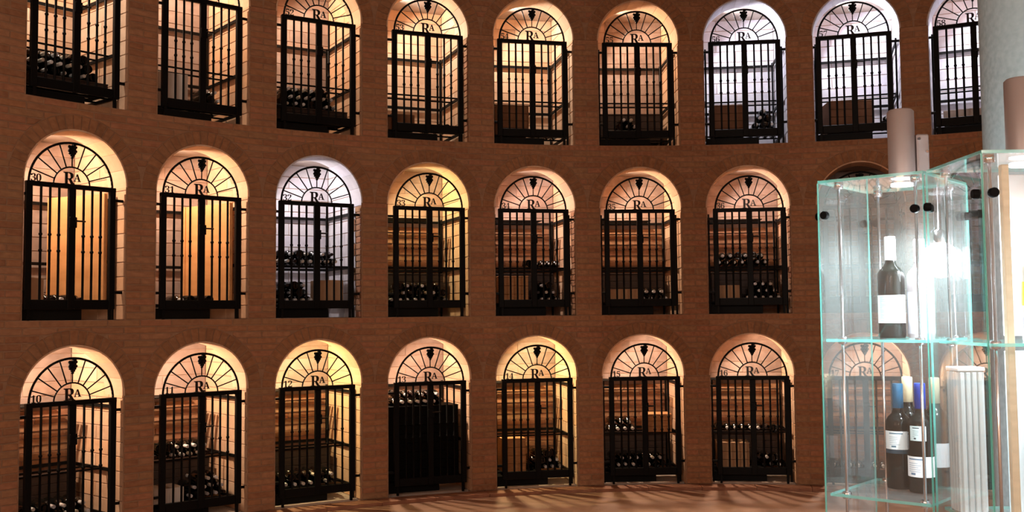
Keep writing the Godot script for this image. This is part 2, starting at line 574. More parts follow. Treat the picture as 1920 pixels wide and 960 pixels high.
func text_mesh(t: String, cap: float, thick: float, bold: bool) -> ArrayMesh:
	var key := "text %s %.3f" % [t, cap]
	if shared.has(key): return shared[key]
	var tm := TextMesh.new()
	var fnt := SystemFont.new()
	fnt.font_names = PackedStringArray(["Droid Serif"])
	if bold: fnt.font_weight = 700
	tm.font = fnt
	tm.text = t
	tm.font_size = 32
	tm.pixel_size = cap / (0.714 * 32)
	tm.depth = thick
	tm.curve_step = 1.0
	tm.vertical_alignment = VERTICAL_ALIGNMENT_BOTTOM
	var am := ArrayMesh.new()
	for k in tm.get_surface_count():
		am.add_surface_from_arrays(Mesh.PRIMITIVE_TRIANGLES, tm.surface_get_arrays(k))
	# sit the glyphs on their base line
	var lo := am.get_aabb().position
	var sz := am.get_aabb().size
	var st := SurfaceTool.new()
	for k in am.get_surface_count():
		st.append_from(am, k, at(-lo.x - sz.x / 2, -lo.y, -lo.z - sz.z / 2))
	shared[key] = st.commit()
	return shared[key]

func build_gate() -> Node3D:
	var g := Node3D.new()
	g.name = "gate_model"
	var hw := 0.36
	for sx in [-1.0, 1.0]:
		part(g, "post", box(0.05, 0.975, 0.04, 0.004), M.iron, at(sx * (hw - 0.025), 0.085 + 0.4875, 0))
		part(g, "foot", box(0.022, 0.085, 0.022, 0.002), M.iron, at(sx * (hw - 0.035), 0.0425, 0))
		for y in [0.22, 0.965]:
			part(g, "hinge", box(HALF - hw + 0.022, 0.022, 0.02, 0.002), M.iron, at(sx * (hw + HALF + 0.022) / 2, y, 0))
	part(g, "top_rail", box(2 * hw, 0.036, 0.044, 0.004), M.iron, at(0, 1.048, 0))
	part(g, "kick_plate", box(2 * hw - 0.1, 0.075, 0.024, 0.003), M.iron, at(0, 0.123, 0))
	part(g, "meeting_stile", box(0.056, 0.945, 0.036, 0.004), M.iron, at(0, 0.085 + 0.4725, 0.003))
	var lock := part(g, "lock", box(0.06, 0.085, 0.05, 0.004), M.iron, at(0.004, 0.765, 0.006))
	var st := begin(false)
	add_bar(st, Vector3(0.0, 0, 0.02), Vector3(0.0, 0, 0.05), 0.007)
	add_bar(st, Vector3(0.0, 0, 0.046), Vector3(0.075, 0, 0.046), 0.007)
	part(lock, "handle", done(st), M.letters, at(0.01, 0.01, 0))
	var bar := lathe([[0, 0.155], [0.0098, 0.155], [0.0098, 0.527], [0.0145, 0.531], [0.0145, 0.544], [0.0098, 0.548], [0.0098, 0.652], [0.0145, 0.656], [0.0145, 0.669], [0.0098, 0.673], [0.0098, 1.035], [0, 1.035]], 10)
	for sx in [-1.0, 1.0]:
		for k in 3:
			part(g, "bar", bar, M.iron, at(sx * (0.028 + 0.0705 * (k + 1)), 0, 0))
	# fanlight
	var cy := 1.056
	var ro := 0.336
	var ri := 0.146
	for q in [["outer_arch", ro, 0.0095, 32], ["inner_arch", ri, 0.0065, 20]]:
		st = begin(false)
		var pts := []
		for k in q[3] + 1:
			pts.append(Vector3(q[1] * cos(PI * k / q[3]), cy + q[1] * sin(PI * k / q[3]), 0))
		add_tube(st, pts, q[2], 8)
		part(g, q[0], done(st), M.iron)
	st = begin(false)
	add_bar(st, Vector3(0, ri, 0), Vector3(0, ro, 0), 0.0055, -1.0, 6)
	var spoke := done(st)
	for k in [1, 2, 3, 4, 6, 7, 8, 9]:
		part(g, "spoke", spoke, M.iron, turned(0, cy, 0, Basis(Vector3(0, 0, 1), PI * k / 10.0 - PI / 2)))
	# bunch of grapes hanging from the crown of the fanlight
	st = begin(false)
	add_bar(st, Vector3(0, ri, 0), Vector3(0, ro, 0), 0.005, -1.0, 6)
	part(g, "stem", done(st), M.iron, at(0, cy, 0))
	st = begin(false)
	var ball := SphereMesh.new()
	ball.radius = 0.0125
	ball.height = 0.025
	ball.radial_segments = 10
	ball.rings = 5
	var y := ro - 0.030
	for n in [4, 3, 4, 3, 2, 1]:
		for k in n:
			st.append_from(ball, 0, at((k - (n - 1) / 2.0) * 0.0185, y, 0.004 if (k + n) % 2 == 0 else -0.004))
		y -= 0.0165
	part(g, "grape_bunch", done(st), M.iron, at(0.002, cy, 0))
	var leaf := PackedVector2Array()
	for k in 15:
		var a := TAU * k / 15.0
		var rr := 0.021 if k % 3 == 0 else 0.013
		leaf.append(Vector2(rr * cos(a), rr * 0.7 * sin(a)))
	part(g, "vine_leaf", prism(leaf, 0.004, -0.004), M.iron, at(0.012, cy + ro - 0.014, 0.008))
	# monogram inside the small arch
	part(g, "monogram_letter", text_mesh("R", 0.094, 0.008, true), M.letters, at(-0.022, cy + 0.006, 0))
	part(g, "monogram_letter", text_mesh("A", 0.056, 0.008, true), M.letters, at(0.042, cy + 0.034, 0.002))
	return g

const OFF := [[0.0, 0.0, 0.006, 0.007, -0.004, -0.004, 0.0, -0.022, -0.01], [-0.019, 0.0, -0.011, 0.016, -0.008, -0.006, 0.013, 0.0, 0.0], [0.010, 0.015, 0.0, 0.017, 0.013, 0.017, 0.008, 0.0, 0.0]]      # gates hang a little off centre

func hang_gate(row: int, col: int, number: int, label: String) -> void:
	var f := alcove_frame(row, col)
	f.origin += f.basis.x * OFF[row][col] - f.basis.z * 0.055
	var g: Node3D = gate0.duplicate()
	g.name = numbered("iron_gate")
	add_child(g)
	g.transform = f
	forget(g)
	tag(g, label, "gate", "black iron gates of the wine alcoves")
	var d := str(number)
	part(g, "number_digit", text_mesh(d[0], 0.056, 0.006, true), M.letters, at(-0.303, 1.066, 0.004))
	part(g, "number_digit", text_mesh(d[1], 0.056, 0.006, true), M.letters, at(-0.262, 1.066, 0.004))
	forget(g)

# ---------------------------------------------------------------- racks, bottles, boxes
var rack0 := []

func build_rack(open_middle: bool, slatted: bool) -> Node3D:
	var g := Node3D.new()
	g.name = "rack_model"
	var hw := 0.385
	var za := -0.16
	var zb := -0.855
	for sx in [-1.0, 1.0]:
		for z in [za, zb]:
			part(g, "upright", box(0.018, 1.02, 0.018, 0.0), M.steel, at(sx * hw, 0.51, z))
	part(g, "base_tray", box(0.52, 0.095, 0.42, 0.004), M.steel, at(-0.115, 0.0485, -0.40))
	for y in [0.13, 0.49, 1.0]:
		for sx in [-1.0, 1.0]:
			part(g, "side_rail", box(0.016, 0.026, absf(zb - za), 0.0), M.steel, at(sx * hw, y - 0.013, (za + zb) / 2))
		part(g, "back_rail", box(2 * hw, 0.026, 0.014, 0.0), M.steel, at(0, y - 0.013, zb))
		if y > 0.9 and slatted:      # slatted top shelf at the back
			for k in 6:
				part(g, "shelf_slat", box(0.585, 0.008, 0.034, 0.0), M.steel, at(-0.0925, y - 0.004, -0.565 - 0.051 * k))
		if y < 0.9:
			if open_middle and y > 0.3: continue
			for z in [-0.27, -0.47]:
				part(g, "shelf_bar", box(2 * hw, 0.014, 0.012, 0.0), M.steel, at(0, y - 0.007, z))
	return g

var bottle0 := {}

func bottle_profile(h := 0.30, r := 0.038) -> Array:
	return [[0, 0.006], [r * 0.7, 0.0], [r * 0.94, 0.0], [r, 0.006], [r, h * 0.60], [r * 0.96, h * 0.64], [r * 0.78, h * 0.68], [r * 0.50, h * 0.715], [r * 0.395, h * 0.75], [r * 0.37, h * 0.80]]

func build_bottle(kind: int) -> Node3D:
	var g := Node3D.new()
	g.name = "bottle_model_%d" % kind
	var p := bottle_profile()
	p.append([0.0140, 0.293])
	p.append([0.0, 0.293])
	part(g, "body", lathe(p, 14), M.glass_dark if kind != 3 else M.glass_red)
	part(g, "capsule", lathe([[0.0146, 0.225], [0.0150, 0.2255], [0.0150, 0.296], [0.0140, 0.300], [0, 0.300]], 12), M.foil[kind])
	forget(g)
	return g

const FOIL_WORDS := ["silver-white", "cream", "white", "black", "grey"]

func lay_bottles(row: int, col: int, number: int, y0: float, u0: float, count: int, layers: int, z_front: float, where: String) -> void:
	var f := alcove_frame(row, col)
	var r := RandomNumberGenerator.new()
	r.seed = number * 31 + int(y0 * 100) + count
	for l in layers:
		var n := count - l
		for k in n:
			var kind: int = [0, 2, 2, 1, 0, 4, 3][r.randi() % 7]
			var o: Node3D = bottle0[kind].duplicate()
			o.name = numbered("wine_bottle")
			add_child(o)
			var neck_out := r.randf() < 0.8
			var x := u0 + (k + 0.5 * l) * 0.0775
			var y := y0 + 0.0382 + l * 0.0675
			var z := -z_front - r.randf() * 0.04
			var b := Basis(Vector3.RIGHT, PI / 2) if neck_out else Basis(Vector3.RIGHT, -PI / 2)
			var t := turned(x, y, z - (0.30 if neck_out else 0.0), b)
			o.transform = f * t
			tag(o, "wine bottle %s in the %s behind gate %s" % ["with %s capsule" % FOIL_WORDS[kind] if neck_out else "lying base outwards", where, spelled(number)], "bottle", "bottles %s behind gate %s" % [where, spelled(number)])

func stand_bottles(row: int, col: int, number: int, y0: float, spots: Array) -> void:
	var f := alcove_frame(row, col)
	for q in spots:
		var kind: int = int(absf(q[0]) * 97) % 3
		var o: Node3D = bottle0[kind].duplicate()
		o.name = numbered("wine_bottle")
		add_child(o)
		o.transform = f * at(q[0], y0, -q[1])
		tag(o, "dark wine bottle standing upright behind gate %s" % spelled(number), "bottle", "upright bottles behind gate %s" % spelled(number))

# a carton or a wooden case: body, lid and tape or boards
func put_box(row: int, col: int, number: int, called: String, look: String, mat: Material, size: Vector3, u: float, y0: float, deep: float, turn := 0.0) -> void:
	var f := alcove_frame(row, col)
	var o := thing(called, "%s behind gate %s" % [look, spelled(number)], "box", f * turned(u, y0, -deep, Basis(Vector3.UP, turn)))
	if called == "wooden_case":
		var n := maxi(3, roundi(size.y / 0.085))
		for k in n:
			part(o, "board", box(size.x, size.y / n - 0.003, 0.012, 0.002), mat, at(0, (k + 0.5) * size.y / n, size.z / 2 - 0.006))
			part(o, "board", box(size.x, size.y / n - 0.003, 0.012, 0.002), mat, at(0, (k + 0.5) * size.y / n, -size.z / 2 + 0.006))
		for sx in [-1.0, 1.0]:
			part(o, "end_panel", box(0.014, size.y, size.z - 0.026, 0.002), mat, at(sx * (size.x / 2 - 0.007), size.y / 2, 0))
		part(o, "lid", box(size.x + 0.004, 0.012, size.z + 0.004, 0.002), mat, at(0, size.y + 0.006, 0))
	else:
		part(o, "body", box(size.x, size.y, size.z, 0.003), mat, at(0, size.y / 2, 0))
		for sx in [-1.0, 1.0]:
			part(o, "flap", box(size.x / 2 - 0.002, 0.004, size.z - 0.002, 0.001), mat, at(sx * size.x / 4, size.y + 0.002, 0))
		part(o, "tape", box(0.05, 0.001, size.z, 0.0), M.tape, at(0, size.y + 0.0045, 0))
	forget(o)

func put_board(row: int, col: int, number: int) -> void:
	# large plywood sheet set on edge across the alcove, from the front at one jamb to the back wall
	var f := alcove_frame(row, col)
	var a := Vector3(0.345, 0, -0.19)
	var b := Vector3(0.165, 0, -0.82)
	var d := b - a
	var o := thing("plywood_sheet", "tall orange-brown plywood sheet leaning along the side behind gate %s" % spelled(number), "board", f * turned((a.x + b.x) / 2, 0.135, (a.z + b.z) / 2, Basis(Vector3.UP, atan2(-d.z, d.x))))
	part(o, "face", box(d.length(), 0.90, 0.018, 0.002), M.board, at(0, 0.45, 0))
	for sx in [-1.0, 1.0]:
		part(o, "edge_batten", box(0.03, 0.90, 0.014, 0.002), M.board, at(sx * (d.length() / 2 - 0.02), 0.45, -0.0165))
	forget(o)

# ---------------------------------------------------------------- alcove lamps
func alcove_lamp(row: int, col: int, number: int, c: Color, power: float, word: String) -> void:
	var f := alcove_frame(row, col)
	var o := thing("ceiling_spotlight", "small %s spotlight under the alcove ceiling behind gate %s" % [word, spelled(number)], "lamp", f * at(-0.325, CEIL - 0.002, -0.47))
	var aim := Vector3(0.64, -0.62, 0.34).normalized()
	var b := Basis(Quaternion(Vector3.DOWN, aim))
	part(o, "base", lathe([[0, 0], [0.024, 0], [0.024, -0.012], [0, -0.012]], 16), M.black)
	part(o, "head", lathe([[0, 0.022], [0.020, 0.020], [0.026, -0.008], [0.024, -0.008], [0.018, 0.012], [0, 0.012]], 16), M.black, turned(0, -0.036, 0, b))
	part(o, "lens", lathe([[0, 0.004], [0.019, 0.004], [0.019, 0.001], [0, 0.001]], 16), glow(c, 3.0), turned(0, -0.036, 0, b))
	var l := SpotLight3D.new()
	l.name = "spot_glow"
	l.light_color = c
	l.light_energy = power * 2.55
	l.light_size = 0.022
	l.spot_angle = 82.0
	l.spot_angle_attenuation = 0.4
	l.spot_range = 9.0
	l.spot_attenuation = 2.0
	l.shadow_enabled = true
	o.add_child(l)
	l.position = Vector3(0, -0.036, 0) + aim * 0.012
	l.basis = Basis.looking_at(aim, Vector3.UP)
	forget(o)

# ---------------------------------------------------------------- glass display case
func pane(parent: Node, called: String, a: Vector3, b: Vector3, h: float, thick := 0.006) -> MeshInstance3D:
	# upright sheet from a to b, h high: clear faces and green polished edges
	var d := b - a
	var x := d.normalized()
	var n := Vector3(-x.z, 0, x.x)
	var o := n * thick * 0.5
	var up := Vector3(0, h, 0)
	var st := begin()
	quad(st, a + o, b + o, b + o + up, a + o + up, n)
	quad(st, a - o, b - o, b - o + up, a - o + up, -n)
	var am := done(st)
	var se := begin()
	quad(se, a - o, a + o, a + o + up, a - o + up, -x)
	quad(se, b - o, b + o, b + o + up, b - o + up, x)
	quad(se, a - o + up, a + o + up, b + o + up, b - o + up, Vector3.UP)
	quad(se, a - o, a + o, b + o, b - o, Vector3.DOWN)
	se.generate_normals()
	se.commit(am)
	am.surface_set_material(0, M.pane)
	am.surface_set_material(1, M.pane_edge)
	return part(parent, called, am, null)

func sheet(parent: Node, called: String, pts: Array, y: float, thick := 0.008) -> MeshInstance3D:
	# level glass sheet
	var st := begin()
	var up := Vector3(0, thick, 0)
	var p := PackedVector2Array()
	for q in pts: p.append(Vector2(q.x, q.z))
	var idx := Geometry2D.triangulate_polygon(p)
	for k in range(0, idx.size(), 3):
		var v := []
		for j in 3: v.append(Vector3(p[idx[k + j]].x, y, p[idx[k + j]].y))
		tri(st, v[0] + up, v[1] + up, v[2] + up, Vector3.UP)
		tri(st, v[0], v[1], v[2], Vector3.DOWN)
	var am := done(st)
	var se := begin()
	var mid := Vector3.ZERO
	for q in pts: mid += q / pts.size()
	for k in pts.size():
		var a: Vector3 = pts[k] + Vector3(0, y - pts[k].y, 0)
		var b: Vector3 = pts[(k + 1) % pts.size()]
		b.y = y
		quad(se, a, b, b + up, a + up, (a + b) / 2 - mid)
	se.generate_normals()
	se.commit(am)
	am.surface_set_material(0, M.pane)
	am.surface_set_material(1, M.pane_edge)
	return part(parent, called, am, null)

const CASE_TOP := 2.072
const CASE_LOW := 0.42
const SHELVES := [0.74, 1.172, 1.612]

func on_eye(x: float, z: float) -> Vector3:      # plan position given from the place where the photographer stood
	return Vector3(EYE.x + x, 0, EYE.z - z)

func glass_case(called: String, label: String, c: Array, sides: Array, rods: Array, plate: bool) -> Node3D:
	var o := thing(called, label, "display case", Transform3D.IDENTITY, "glass display cases")
	var mid: Vector3 = (c[0] + c[1] + c[2] + c[3]) / 4.0
	# plinth
	var foot := PackedVector2Array()
	for q in c: foot.append(Vector2(q.x, -q.z))
	var m := prism(foot, CASE_LOW, 0.0, 0.004)
	part(o, "plinth", m, M.white_panel, Transform3D(Basis(Vector3.RIGHT, -PI / 2), Vector3(0, -0.03, 0)))
	for k in sides:
		pane(o, "glass_panel", c[k] + Vector3(0, CASE_LOW - 0.028, 0), c[(k + 1) % 4] + Vector3(0, CASE_LOW - 0.028, 0), CASE_TOP - CASE_LOW + 0.028)
	var inner := []
	for q in c: inner.append(q.lerp(mid, 0.06))
	for y in SHELVES: sheet(o, "glass_shelf", inner, y)
	sheet(o, "glass_top", c, CASE_TOP)
	var clip := lathe([[0, 0.010], [0.011, 0.010], [0.013, 0.007], [0.013, -0.007], [0.011, -0.010], [0, -0.010]], 14)
	for q in rods:
		var st := begin(false)
		add_bar(st, Vector3(0, CASE_LOW - 0.03, 0), Vector3(0, CASE_TOP, 0), 0.0045, -1.0, 10)
		var rod := part(o, "rod", done(st), M.chrome, at(q.x, 0, q.z))
		for y in SHELVES + [CASE_TOP - 0.012]:
			part(rod, "clamp", clip, M.chrome, at(0, y + 0.004, 0))
	# round point fixings through the panels
	var stud := lathe([[0, 0.012], [0.010, 0.012], [0.012, 0.009], [0.012, -0.003], [0, -0.003]], 16)
	for k in sides:
		var a: Vector3 = c[k]
		var b: Vector3 = c[(k + 1) % 4]
		var out := (a + b) / 2 - mid
		var x := (b - a).normalized()
		var n := Vector3(-x.z, 0, x.x)
		if n.dot(out) < 0: n = -n
		for t in [0.022, (b - a).length() - 0.022]:
			for y in [CASE_TOP - 0.095, CASE_LOW + 0.1]:
				part(o, "fixing", stud, M.black, turned(a.x + x.x * t + n.x * 0.004, y, a.z + x.z * t + n.z * 0.004, Basis(Quaternion(Vector3.UP, n))))
	return o

func show_bottle(label: String, p: Vector3, foil: Material, glass: Material, labels: Array, r := 0.0375, h := 0.30, turn := 0.0) -> void:
	var o := thing("wine_bottle", label, "bottle", turned(p.x, p.y, p.z, Basis(Vector3.UP, turn)))
	var pr := bottle_profile(h, r)
	pr.append([0.0142, h * 0.975])
	pr.append([0.0, h * 0.975])
	part(o, "body", lathe(pr, 32), glass)
	part(o, "capsule", lathe([[r * 0.40, h * 0.765], [r * 0.415, h * 0.766], [r * 0.415, h * 0.985], [r * 0.39, h], [0, h]], 24), foil)
	for q in labels:      # [y0, y1, half angle, material]
		var st := SurfaceTool.new()
		st.begin(Mesh.PRIMITIVE_TRIANGLES)
		var n := 20
		var rr := r + 0.0006
		for k in n:
			var u := [float(k) / n, float(k + 1) / n]
			var v := []
			for t in u:
				var a: float = lerpf(-q[2], q[2], t)
				for y in [q[0], q[1]]:
					v.append([Vector3(sin(a) * rr, y, cos(a) * rr), Vector2(lerpf(0.30, 0.70, t), 1.0 - (y - q[0]) / (q[1] - q[0])), Vector3(sin(a), 0, cos(a))])
			for j in [0, 1, 3, 0, 3, 2]:
				st.set_normal(v[j][2])
				st.set_uv(v[j][1])
				st.add_vertex(v[j][0])
		part(o, "paper_label", st.commit(), q[3])
	forget(o)

func lamp_can(label: String, p: Vector3, r: float, h: float, c: Color, power: float) -> void:
	var o := thing("lamp_housing", label, "lamp", Transform3D(Basis.IDENTITY, p), "lamp cans on the glass cases")
	part(o, "can", lathe([[0, 0.004], [r, 0.004], [r, h - 0.006], [r - 0.006, h], [r * 0.5, h], [0, h]], 32), M.housing)
	part(o, "ballast", box(0.036, h * 0.62, 0.05, 0.004), M.housing, at(r + 0.017, h * 0.31 + 0.006, 0.0))
	for y in [h * 0.66, h * 0.40]:
		part(o, "screw", lathe([[0, 0.004], [0.004, 0.004], [0.005, 0], [0, 0]], 10), M.chrome, turned(r + 0.017 + (0.010 if y < h * 0.5 else -0.012), minf(y, h * 0.58), 0.025, Basis(Vector3.RIGHT, PI / 2)))
	part(o, "lens", lathe([[0, -0.009], [r * 0.86, -0.009], [r * 0.86, -0.012], [0, -0.012]], 32), glow(c, 7.0))
	var l := SpotLight3D.new()
	l.name = "can_glow"
	l.light_color = c
	l.light_energy = power
	l.light_size = r * 0.8
	l.spot_angle = 62.0
	l.spot_range = 9.0
	l.spot_attenuation = 2.0
	l.shadow_enabled = true
	o.add_child(l)
	l.position = Vector3(0, -0.022, 0)
	l.rotation = Vector3(-PI / 2, 0, 0)
	forget(o)

# ---------------------------------------------------------------- what stands in each alcove
const WARM := Color(1.0, 0.87, 0.75)
const AMBER := Color(1.0, 0.90, 0.68)
const ROSE := Color(1.0, 0.89, 0.83)
const NEUTRAL := Color(1.0, 0.95, 0.89)
const COOL := Color(0.95, 0.95, 1.0)

func _ready() -> void:
	rng.seed = 77
	# ---- camera
	var cam := Camera3D.new()
	cam.name = "camera"
	cam.fov = rad_to_deg(2.0 * atan(480.0 / 1907.38))
	cam.near = 0.05
	add_child(cam)
	cam.transform = Transform3D(Basis(Vector3.RIGHT, 0.0577) * Basis(Vector3(0, 0, 1), -0.0094), EYE)
	cam.current = true
	# ---- sky, exposure
	var we := WorldEnvironment.new()
	we.name = "environment"
	var env := Environment.new()
	env.background_mode = Environment.BG_COLOR
	env.background_color = Color(0, 0, 0)
	env.tonemap_mode = Environment.TONE_MAPPER_LINEAR
	env.tonemap_exposure = 1.0
	env.sdfgi_enabled = true
	env.ssao_enabled = true
	env.ssil_enabled = true
	we.environment = env
	add_child(we)
	# ---- added globe lamps, out of view behind the camera, lighting the brick wall
	make_materials()
	var hall := [["near the entrance side", Vector3(-4.2, 2.75, 3.9)], ["in the middle of the row", Vector3(-1.9, 2.75, 5.2)], ["at the far end of the row", Vector3(0.9, 2.75, 5.4)]]
	for q in hall:
		var o := thing("pendant_lamp", "opal globe pendant lamp of the hall %s" % q[0], "lamp", Transform3D(Basis.IDENTITY, q[1]), "pendant lamps of the hall")
		part(o, "globe", lathe([[0, -0.15], [0.058, -0.139], [0.106, -0.106], [0.139, -0.058], [0.15, 0], [0.139, 0.058], [0.106, 0.106], [0.058, 0.139], [0.03, 0.148]], 24), glow(Color(1.0, 0.93, 0.86), 2.0))
		part(o, "cord", lathe([[0, 0.14], [0.035, 0.14], [0.035, 0.18], [0.006, 0.19], [0.006, 6.60 - q[1].y], [0, 6.60 - q[1].y]], 12), M.black)
		var l := OmniLight3D.new()
		l.name = "globe_glow"
		l.light_color = Color(1.0, 0.94, 0.88)
		l.light_energy = 4.5
		l.light_size = 0.14
		l.omni_range = 25.0
		l.omni_attenuation = 2.0
		l.shadow_enabled = true
		o.add_child(l)
		forget(o)
	# ---- the hall: floor, kerb, ceiling, the rest of the round wall
	var fl := thing("floor", "smooth terracotta-coloured floor of the round hall", "", Transform3D.IDENTITY, "", "structure")
	part(fl, "slab", lathe([[0, -0.03], [R + 0.1, -0.03], [R + 0.1, -0.13], [0, -0.13]], 96), M.floor)
	var kerb := thing("trim_1", "low terracotta kerb stones along the foot of the brick wall", "", Transform3D.IDENTITY, "", "structure")
	for c in range(-1, 10):
		for half in 2:
			var s0 := bay_s(c) - BAY / 2 + half * BAY / 2 + 0.003
			var s1 := s0 + BAY / 2 - 0.006
			var st := begin()
			var n := 3
			for k in n:
				var a := lerpf(s0, s1, float(k) / n)
				var b := lerpf(s0, s1, float(k + 1) / n)
				var q := []
				for p in [[a, -0.002, 0.0], [b, -0.002, 0.0], [b, -0.20, 0.0], [a, -0.20, 0.0]]:
					q.append(on_wall(p[0], 0.0, p[1]).origin)
				var dn := Vector3(0, -0.03, 0)
				quad(st, q[0], q[1], q[2], q[3], Vector3.UP)
				quad(st, q[3], q[2], q[2] + dn, q[3] + dn, on_wall(a, 0).basis.z)
				if k == 0: quad(st, q[0], q[3], q[3] + dn, q[0] + dn, -on_wall(a, 0).basis.x)
				if k == n - 1: quad(st, q[1], q[2], q[2] + dn, q[1] + dn, on_wall(a, 0).basis.x)
			part(kerb, "kerb_stone", done(st), M.kerb)
	forget(kerb)
	var ce := thing("ceiling", "pale plaster ceiling high above the hall", "", Transform3D.IDENTITY, "", "structure")
	part(ce, "slab", lathe([[0, 6.75], [R + 0.1, 6.75], [R + 0.1, 6.60], [0, 6.60]], 96), M.plaster)
	var sw := begin(false)
	for k in 96:      # from one end of the arcade round behind the photographer to the other end, and the band above it
		var a0 := lerpf(S_MAX, S_MIN + TAU * R, k / 96.0)
		var a1 := lerpf(S_MAX, S_MIN + TAU * R, (k + 1) / 96.0)
		for dd in [0.0, 0.2]:
			quad(sw, on_wall(a0, -0.1, dd).origin, on_wall(a1, -0.1, dd).origin, on_wall(a1, 6.65, dd).origin, on_wall(a0, 6.65, dd).origin, on_wall(a0, 0).basis.z * (1.0 if dd == 0.0 else -1.0))
	for k in 48:
		var a0 := lerpf(S_MIN, S_MAX, k / 48.0)
		var a1 := lerpf(S_MIN, S_MAX, (k + 1) / 48.0)
		for dd in [0.0, 0.2]:
			quad(sw, on_wall(a0, TOPS[0], dd).origin, on_wall(a1, TOPS[0], dd).origin, on_wall(a1, 6.65, dd).origin, on_wall(a0, 6.65, dd).origin, on_wall(a0, 0).basis.z * (1.0 if dd == 0.0 else -1.0))
		quad(sw, on_wall(a0, TOPS[0], 0.0).origin, on_wall(a1, TOPS[0], 0.0).origin, on_wall(a1, TOPS[0], 0.2).origin, on_wall(a0, TOPS[0], 0.2).origin, Vector3.DOWN)
	var back := thing("wall_back", "plain brick-coloured wall closing the round hall", "", Transform3D.IDENTITY, "", "structure")
	part(back, "surface", done(sw), M.brick[0])
	forget(back)
	build_storey(0, "wall_upper", "upper storey of thin red-brown bricks with arched openings")
	build_storey(1, "wall_middle", "middle storey of thin red-brown bricks with arched openings")
	build_storey(2, "wall_lower", "ground storey of thin red-brown bricks with arched openings")
	# ---- alcoves, gates, racks, lamps
	gate0 = build_gate()
	rack0 = [build_rack(false, false), build_rack(true, false), build_rack(false, true)]
	for k in 5: bottle0[k] = build_bottle(k)
	var lamps := {
		50: [NEUTRAL, 0.62], 51: [WARM, 0.62], 52: [WARM, 0.62], 53: [NEUTRAL, 0.6], 54: [NEUTRAL, 0.6], 55: [WARM, 0.62], 56: [COOL, 0.8], 57: [COOL, 0.95], 58: [COOL, 0.95],
		30: [WARM, 0.72], 31: [WARM, 0.72], 32: [ROSE.lerp(COOL, 0.6), 0.45], 33: [AMBER, 0.66], 34: [ROSE, 0.60], 35: [WARM, 0.62], 36: [ROSE, 0.55],
		10: [WARM, 0.66], 11: [WARM, 0.72], 12: [AMBER, 0.85], 13: [WARM, 0.66], 14: [AMBER, 0.85], 15: [WARM, 0.66], 16: [WARM, 0.62], 17: [NEUTRAL, 0.66], 18: [NEUTRAL, 0.5],
	}
	for row in 3:
		for col in 9:
			var number: int = [50, 30, 10][row] + col
			build_alcove(row, col, number)
			var storey: String = ["upper", "middle", "ground"][row]
			hang_gate(row, col, number, "black iron double gate numbered %s in the %s storey" % [spelled(number), storey])
			var k: Node3D = rack0[1 if number in [13, 30, 31] else 0 if row == 0 or number == 32 else 2].duplicate()
			k.name = numbered("wine_rack")
			add_child(k)
			k.transform = alcove_frame(row, col)
			forget(k)
			tag(k, "black metal shelf rack inside the alcove behind gate %s" % spelled(number), "rack", "shelf racks in the alcoves")
			if lamps.has(number):
				var c: Color = lamps[number][0]
				var word := "cool white" if c == COOL else "neutral" if c == NEUTRAL else "warm"
				alcove_lamp(row, col, number, c, lamps[number][1], word)
	gate0.free()
	for k in rack0: k.free()
	fill_alcoves()
	for k in 5: bottle0[k].free()
	build_case()

